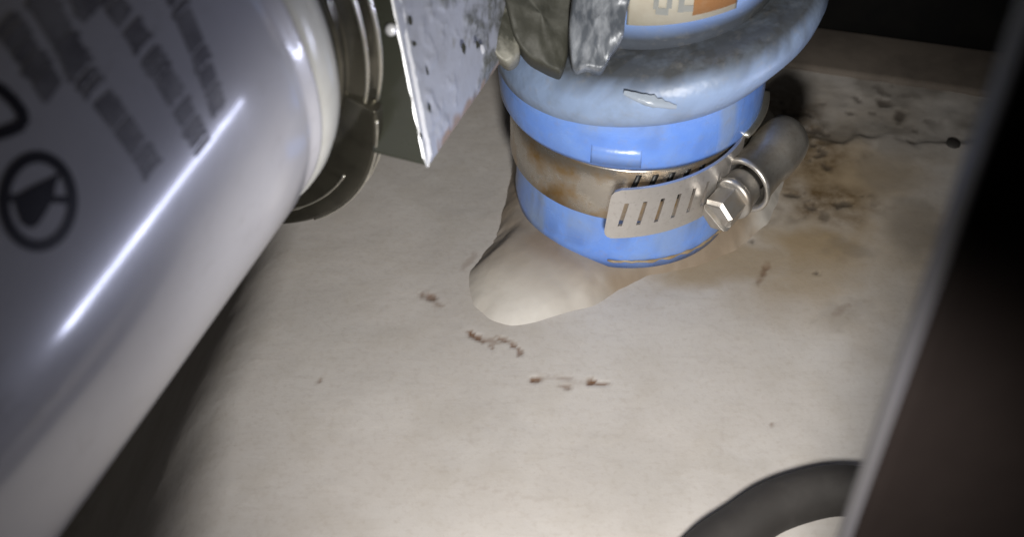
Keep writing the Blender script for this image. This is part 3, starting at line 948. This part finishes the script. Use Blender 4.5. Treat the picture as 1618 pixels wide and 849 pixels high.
# rows of small worn lettering: strokes too worn to read
GL = [[(0, 0, 0, 1), (0, 1, .6, 1), (0, .5, .5, .5)], [(0, 0, .35, 1), (.35, 1, .7, 0), (.15, .4, .55, .4)], [(0, 0, 0, 1), (0, 1, .7, 0), (.7, 0, .7, 1)],
      [(0, 0, 0, 1), (0, 0, .6, 0), (0, 1, .6, 1), (0, .5, .5, .5)], [(.1, 0, .6, 0), (.1, 0, .1, 1), (.1, 1, .6, 1)], [(.3, 0, .3, 1), (0, 1, .65, 1)],
      [(0, 0, 0, 1), (0, 1, .6, .9), (.6, .9, .6, .55), (.6, .55, 0, .5), (.2, .5, .65, 0)], [(0, 0, 0, 1), (.65, 0, .65, 1), (0, .5, .65, .5)]]
def text_row(p0, p1, height, words, bold, seed):
    """a worn line of print round the can from p0 to p1 (pixels), words = lengths."""
    r = random.Random(seed)
    s0, a0 = can_coord(*p0); s1, a1 = can_coord(*p1)
    n = sum(words) + (len(words) - 1) * 0.7
    V, F = [], []
    step = (a1 - a0) / n
    pos = 0.0
    def P(cx_, y):        # cx_ in characters, y 0..1
        q = cx_ / n
        s = s0 + (s1 - s0) * q + (y - 0.5) * height
        return s, a0 + step * cx_
    for w in words:
        for k in range(w):
            for (x0, y0, x1, y1) in r.choice(GL):
                A_, B_ = P(pos + x0, y0), P(pos + x1, y1)
                v, f = can_strip(densify([A_, B_], 0.8), bold)
                if len(v) < 4: continue
                b = len(V); V += v; F += [tuple(i + b for i in ff) for ff in f]
            pos += 1
        pos += 0.7
    return obj("worn_lettering", V, F, M["fadedink"], can)
text_row((268, -25), (346, 178), 2.5, [2, 5, 4, 3], 0.62, 1)
text_row((172, -6), (322, 240), 2.7, [3, 3, 6, 2, 4], 0.68, 2)
text_row((62, -8), (132, 118), 3.0, [5, 4], 0.8, 3)
text_row((136, 122), (246, 275), 2.7, [2, 3, 3, 3], 0.66, 4)
text_row((10, 36), (86, 148), 2.9, [4, 4], 0.7, 5)
text_row((120, -25), (150, 30), 3.0, [4], 0.8, 6)

# ------------------------------------------------------------------ filter head: flange and bracket
hd = empty("filter_head", FQ + FD * 14, "dark cast filter head with ringed flange and pointed silver-faced bracket", "filter head")
V, F = revolve([(0.4, FR - 8), (0.5, FR - 2.6), (0.9, FR - 1.8), (1.5, FR - 1.7), (1.8, FR - 2.0), (2.1, FR - 1.5), (2.4, FR + 0.6), (2.7, FR + 1.2), (3.7, FR + 1.2), (3.9, FR + 1.9), (4.3, FR + 2.1), (4.7, FR + 1.6), (5.0, FR - 2), (6, FR - 8), (7, 6)], FQ, FD, 180)
flange = obj("flange", V, F, M["flange"], hd)
for s0_, r0_, w_ in ((2.5, FR + 1.05, 0.25), (4.25, FR + 2.05, 0.3)):
    pr = [(s0_ + w_ * math.cos(q), r0_ + w_ * math.sin(q)) for q in [2 * math.pi * k / 8 for k in range(8)]]
    V, F = revolve(pr, FQ, FD, 180, closed=True)
    obj("flange_ring", V, F, M["rim"], flange)
V, F = [], []
nl = 60
for i in range(nl + 1):
    q = i / nl
    a = math.radians(18 + 70 * q)
    R_ = FR + 3.2 + 8.5 * (1 - (1 - q) ** 1.6) * (1 if q < 0.97 else 0.9)
    for s_, r_o in ((1.6, FR - 6), (1.6, R_ - .4), (1.9, R_), (3.4, R_), (3.8, R_ - .5), (3.8, FR - 6)):
        V.append(FQ + FD * s_ + (FU * math.cos(a) + FW * math.sin(a)) * r_o)
for i in range(nl):
    for k in range(6):
        k2 = (k + 1) % 6
        F.append((i * 6 + k, i * 6 + k2, (i + 1) * 6 + k2, (i + 1) * 6 + k))
F.append(tuple(range(6))); F.append(tuple(nl * 6 + k for k in range(6)))
lip_o = obj("flange_lip", V, F, M["flange"], hd); bevel(lip_o, 0.3, 2)
for s0_, dr, a0_, a1_, w_ in ((1.75, -0.1, 20, 58, 0.28), (3.6, 0.0, 24, 84, 0.22), (1.6, -3.2, 40, 86, 0.25)):
    pts = []
    for i in range(50):
        q0 = i / 49
        aa = a0_ + (a1_ - a0_) * q0
        q = (aa - 18) / 70
        R_ = FR + 3.2 + 8.5 * (1 - (1 - q) ** 1.6) + dr
        aa = math.radians(aa)
        pts.append(FQ + FD * s0_ + (FU * math.cos(aa) + FW * math.sin(aa)) * R_)
    V, F = tube(pts, [w_ * (0.55 + 0.7 * abs(mnoise.noise(Vector((i * .25, s0_, 0))))) for i in range(50)], 8)
    obj("lip_edge", V, F, M["rim"], lip_o)  # thin bright tubes put in as highlights along the lip
V, F = revolve([(10, 30), (20, 32), (40, 32), (50, 28), (55, 6)], FQ, FD, 64)
body = obj("body", V, F, M["olive"], hd)
# lugs on the flange's lower side
def lug(px, py, name="lug"):
    o = Vector((0, 0, CAM_H)); v = (at(px, py, 1.0) - o).normalized()
    w = o - FQ - FD * 3.4
    t = -w.dot(FD) / v.dot(FD)
    p = o + v * t
    rdir = (p - FQ); rdir = (rdir - FD * rdir.dot(FD)).normalized()
    c = FQ + FD * 3.4 + rdir * (FR + 1.4)
    tg = FD.cross(rdir)
    V, F = box(c, FD * 1.3, tg * 0.9, rdir * 1.2)
    b = obj(name, V, F, M["rim"], hd); bevel(b, 0.5, 3)
lug(524, 352); lug(500, 378)
# the bracket: dark left cheek, silver right cheek, corner highlight painted white
F0, F1 = at(606, -80, 166), at(675, 264, 174)
L0, L1 = at(545, -80, 168), at(588, 242, 176)
R0, R1 = at(850, -80, 205), at(797, 88, 205)
B0, B1 = at(690, -80, 222), at(690, 110, 222)
def quad_patch(a, b, c, d, nu, nv):
    V, F = [], []
    for i in range(nu + 1):
        for j in range(nv + 1):
            u, v = i / nu, j / nv
            V.append((a * (1 - u) + b * u) * (1 - v) + (d * (1 - u) + c * u) * v)
    for i in range(nu):
        for j in range(nv):
            k = i * (nv + 1) + j
            F.append((k, k + 1, k + nv + 2, k + nv + 1))
    return V, F
V = [F0, F1, L0, L1, R0, R1, B0, B1]
F = [(0, 1, 3, 2), (0, 4, 5, 1), (1, 5, 7, 3), (2, 3, 7, 6), (4, 6, 7, 5), (0, 2, 6, 4)]
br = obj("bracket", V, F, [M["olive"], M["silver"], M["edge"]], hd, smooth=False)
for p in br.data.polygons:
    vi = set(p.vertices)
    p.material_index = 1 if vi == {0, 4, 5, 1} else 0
bevel(br, 0.45, 3)
# the silver cheek: cast relief, dirt towards the top, rust along its lower edge
nu, nv = 90, 90
V, F = quad_patch(F0, R0, R1, F1, nu, nv)
nRc = (R0 - F0).cross(F1 - F0).normalized()
if nRc.dot(Vector((0, 0, CAM_H)) - F0) < 0: nRc = -nRc
gk, rk = [], []
W = []
for i in range(nu + 1):
    for j in range(nv + 1):
        u, v = i / nu, j / nv
        p = V[i * (nv + 1) + j]
        edge_ = min(1.0, min(u, 1 - u, v, 1 - v) * 12)
        n_ = mnoise.fractal(p * 0.22, 0.8, 2.0, 5)
        W.append(p + nRc * (0.05 + (0.10 + 0.45 * max(0.0, n_)) * edge_))
        d_ = max(0.0, min(1.0, (u * 1.15 + (0.55 - v) * 0.55 + n_ * 0.55 - 0.52) * 3))
        gk.append(d_ * 0.9)
        rk.append(max(0.0, min(1.0, (v - 0.93 + 0.07 * mnoise.noise(p * 0.5)) * 14)) * (1.0 if u > 0.12 else 0.0))
mc = N("scuffed_silver_cheek")
nn1 = mc.noise(0.10, 5, 0.6); nn2 = mc.noise(0.6, 5, 0.7)
cc = mc.mix(mc.math('MULTIPLY', mc.ramp(nn1, [(0.5, (0, 0, 0)), (0.75, (1, 1, 1))]), 0.5), (0.37, 0.39, 0.45), (0.21, 0.21, 0.215))
cc = mc.mix(mc.math('MULTIPLY', mc.ramp(nn2, [(0.56, (0, 0, 0)), (0.7, (1, 1, 1))]), 0.2), cc, (0.18, 0.18, 0.175))
cc = mc.mix(mc.math('MULTIPLY', mc.attr("grime_shade"), mc.ramp(nn2, [(0.3, (0.25, 0.25, 0.25)), (0.6, (1, 1, 1))]), True), cc, (0.085, 0.088, 0.07))
cc = mc.mix(mc.math('MULTIPLY', mc.attr("rust"), 0.8, True), cc, (0.26, 0.16, 0.08))
mc.color(cc).rough(0.42).metal(0.15)
mc.bump(nn2, 0.12, 0.6)
cheek = obj("silver_cheek", W, F, mc.m, br)
add_attr(cheek.data, "grime_shade", gk); add_attr(cheek.data, "rust", rk)
# light on the corner painted as a bright strip, and chips beside it
ed = (F1 - F0)
nR = (R0 - F0).cross(F1 - F0).normalized()
if nR.dot(Vector((0, 0, CAM_H)) - F0) < 0: nR = -nR
nL = (F1 - F0).cross(L0 - F0).normalized()
if nL.dot(Vector((0, 0, CAM_H)) - F0) < 0: nL = -nL
V, F = [], []
nn = 60
eR = (R0 - F0 - ed * ((R0 - F0).dot(ed) / ed.dot(ed))).normalized()
eL = (L0 - F0 - ed * ((L0 - F0).dot(ed) / ed.dot(ed))).normalized()
for i in range(nn + 1):
    q = i / nn
    p = F0 + ed * q
    w = 1.6 + 0.5 * mnoise.noise(Vector((q * 9, 1, 0))) + 0.25 * mnoise.noise(Vector((q * 31, 5, 0)))
    wl = 0.35 + 0.15 * mnoise.noise(Vector((q * 14, 9, 0)))
    if q > 0.95: w *= max(0.15, (1 - q) / 0.05); wl *= max(0.15, (1 - q) / 0.05)
    V += [p + eL * wl + nL * 0.03, p + (nL + nR).normalized() * 0.02 + (eL + eR) * 0.12, p + eR * w + nR * 0.16]
for i in range(nn):
    a = i * 3
    F += [(a, a + 1, a + 4, a + 3), (a + 1, a + 2, a + 5, a + 4)]
edge = obj("lit_edge", V, F, M["edge"], br)
def chip_at(px, py, r, mat=None, asp=1.0):
    o = Vector((0, 0, CAM_H)); v = (at(px, py, 1.0) - o).normalized()
    t = (F0 - o).dot(nR) / v.dot(nR)
    p = o + v * t + nR * 0.32
    V = [p + nR * 0.12]; n = 12
    for k in range(n):
        a = 2 * math.pi * k / n
        rr = r * (0.8 + 0.5 * mnoise.noise(Vector((px * 0.1 + math.cos(a), py * 0.1 + math.sin(a), 0))))
        V.append(p + (ed.normalized() * math.sin(a) * asp + eR * math.cos(a)) * rr)
    F = [(0, 1 + k, 1 + (k + 1) % n) for k in range(n)]
    obj("paint_chip", V, F, mat or M["olive"], br)
for px, py, r, asp in ((645, 32, 0.7, 1.2), (652, 70, .6, .8), (676, 170, .5, 1.6), (672, 112, .35, 2.6), (730, 76, .8, 1.5), (752, 70, .7, 1.1), (662, 215, .4, 1.4)):
    chip_at(px, py, r, None, asp)
chip_at(760, 78, 0.8, M["edge"], 1.2)
# a small bright bolt on the dark cheek
o = Vector((0, 0, CAM_H)); v = (at(619, 46, 1.0) - o).normalized(); p = o + v * ((F0 - o).dot(nL) / v.dot(nL))
V, F = revolve([(0, 0.9), (0.5, 0.85), (0.8, 0.4), (0.82, 0.05)], p, nL, 16)
obj("bolt", V, F, M["edge"], br)

# ------------------------------------------------------------------ lug and lever hanging in front of the hump
right = Vector((1, 0, 0)); fwd = Vector((0, S2, -S2))
def casting(name, outline, depth, lean, thick, rnd, mat, label, cat, seed):
    """a flat casting with rounded edges: outline of (px, py), its face leaning by lean mm per mm."""
    n = len(outline)
    P = []
    for i in range(n):                          # round the outline with a Catmull-Rom pass
        p0, p1, p2, p3 = [Vector(outline[(i + k - 1) % n]) for k in range(4)]
        for q in range(4):
            t = q / 4
            P.append(0.5 * ((2 * p1) + (p2 - p0) * t + (2 * p0 - 5 * p1 + 4 * p2 - p3) * t * t + (3 * p1 - p0 - 3 * p2 + p3) * t ** 3))
    cxm = sum(p.x for p in P) / len(P); cym = sum(p.y for p in P) / len(P)
    V, F = [], []
    layers = []
    for (shr, dep) in ((0.0, -0.1), (0.2, 0), (0.4, 0), (0.6, 0.0), (0.78, 0), (0.90, 0.02), (0.955, 0.1 * rnd), (0.985, 0.4 * rnd), (1.0, rnd), (1.0, thick - rnd), (0.95, thick), (0.0, thick)):
        ring = []
        for p in P:
            x, y = cxm + (p.x - cxm) * shr, cym + (p.y - cym) * shr
            d = depth + lean * (x - cxm) / FPX * depth
            w = at(x, y, d) + fwd * dep
            w += fwd * (1.3 * mnoise.fractal(w * 0.13 + Vector((seed, 0, 0)), 0.8, 2.0, 4))
            ring.append(len(V)); V.append(w)
        layers.append(ring)
    m = len(P)
    for a, b in zip(layers, layers[1:]):
        for k in range(m): F.append((a[k], a[(k + 1) % m], b[(k + 1) % m], b[k]))
    o = obj(name, V, F, mat, None, loc=at(cxm, max(p.y for p in P), depth))
    tag(o, label, cat)
    return o
casting("casting_lug", [(782, -90), (850, -95), (915, -90), (908, -10), (899, 40), (898, 84), (889, 112), (880, 112), (858, 101), (834, 86), (814, 58), (803, 20), (790, -40)], 199, 0.5, 9, 1.2, M["oldcast"],
        "dark olive cast lug hanging beside the silver bracket over the hose", "lug", 1)
casting("grey_lever", [(907, -90), (960, -95), (1016, -90), (1001, -20), (990, 22), (984, 60), (968, 84), (952, 111), (930, 106), (912, 110), (903, 92), (900, 40), (906, -20)], 196, -0.3, 6, 1.0, M["lever"],
        "scuffed grey lever with white smears in front of the hose hump", "lever", 2)
casting("casting_web", [(690, -90), (760, -95), (815, -90), (812, -10), (815, 40), (822, 84), (806, 101), (790, 92), (772, 74), (748, 66), (722, 36), (704, 4), (694, -40)], 197, 0.4, 8, 1.6, M["web"],
        "grimy mottled casting web between the silver bracket and dark lug", "casting", 5)

# ------------------------------------------------------------------ black post close to the camera
PX, PY = 30.5, 61.0
V, F = [], []
nb = 10
# section: rounded left edge, long side running off to the right and back
sec = []
r_ = 1.3
for k in range(nb + 1):
    a = math.pi / 2 * k / nb
    sec.append((PX + r_ - r_ * math.cos(a), PY + r_ - r_ * math.sin(a)))
sec += [(PX + 20, PY + 0.0), (PX + 22, PY + 1), (PX + 22, PY + 3), (PX + 21, PY + 4), (PX + 0.8, PY + 4), (PX + .2, PY + 3.7), (PX, PY + 3.2)]
zs = [-2, 40, 80, 110, 140, 160, 200, 260]
for z in zs:
    for x, y in sec: V.append(Vector((x, y, z)))
ns = len(sec)
for i in range(len(zs) - 1):
    for k in range(ns):
        k2 = (k + 1) % ns
        F.append((i * ns + k, i * ns + k2, (i + 1) * ns + k2, (i + 1) * ns + k))
F.append(tuple(range(ns))); F.append(tuple((len(zs) - 1) * ns + k for k in range(ns)))
post = obj("black_post", V, F, [M["post"], M["postedge"]], loc=(PX + 11, PY + 5, 0), smooth=True)
for p in post.data.polygons:
    ks = sorted(v % ns for v in p.vertices)
    if len(p.vertices) == 4 and (ks[0] == 0 and ks[-1] == ns - 1 or ks[-1] <= 3): p.material_index = 1  # left side takes the painted lit-edge tone
tag(post, "tall black out-of-focus post with rounded edge close to the camera", "post")

# ------------------------------------------------------------------ dark hose loop at the bottom
rows = [(1040, 1500), (1035, 1250), (1042, 1050), (1068, 940), (1118, 874), (1168, 838), (1215, 806), (1268, 786), (1320, 776), (1372, 781), (1425, 803), (1480, 850), (1520, 930), (1545, 1050), (1550, 1250), (1540, 1500)]
pts = []
P0 = [on_floor(px, py, 4.4) for px, py in rows]
for i in range(len(P0) - 1):
    a, b = P0[i], P0[i + 1]
    p_, n_ = P0[max(i - 1, 0)], P0[min(i + 2, len(P0) - 1)]
    for q in range(6):
        t = q / 6
        pts.append(0.5 * ((2 * a) + (b - p_) * t + (2 * p_ - 5 * a + 4 * b - n_) * t * t + (3 * a - p_ - 3 * b + n_) * t ** 3))
pts.append(P0[-1])
V, F = tube(pts, 4.2, 24)
loop = obj("rubber_hose_loop", V, F, M["rubber"], loc=pts[0])
tag(loop, "dark grey rubber hose loop arching beside the foot of the post", "hose")
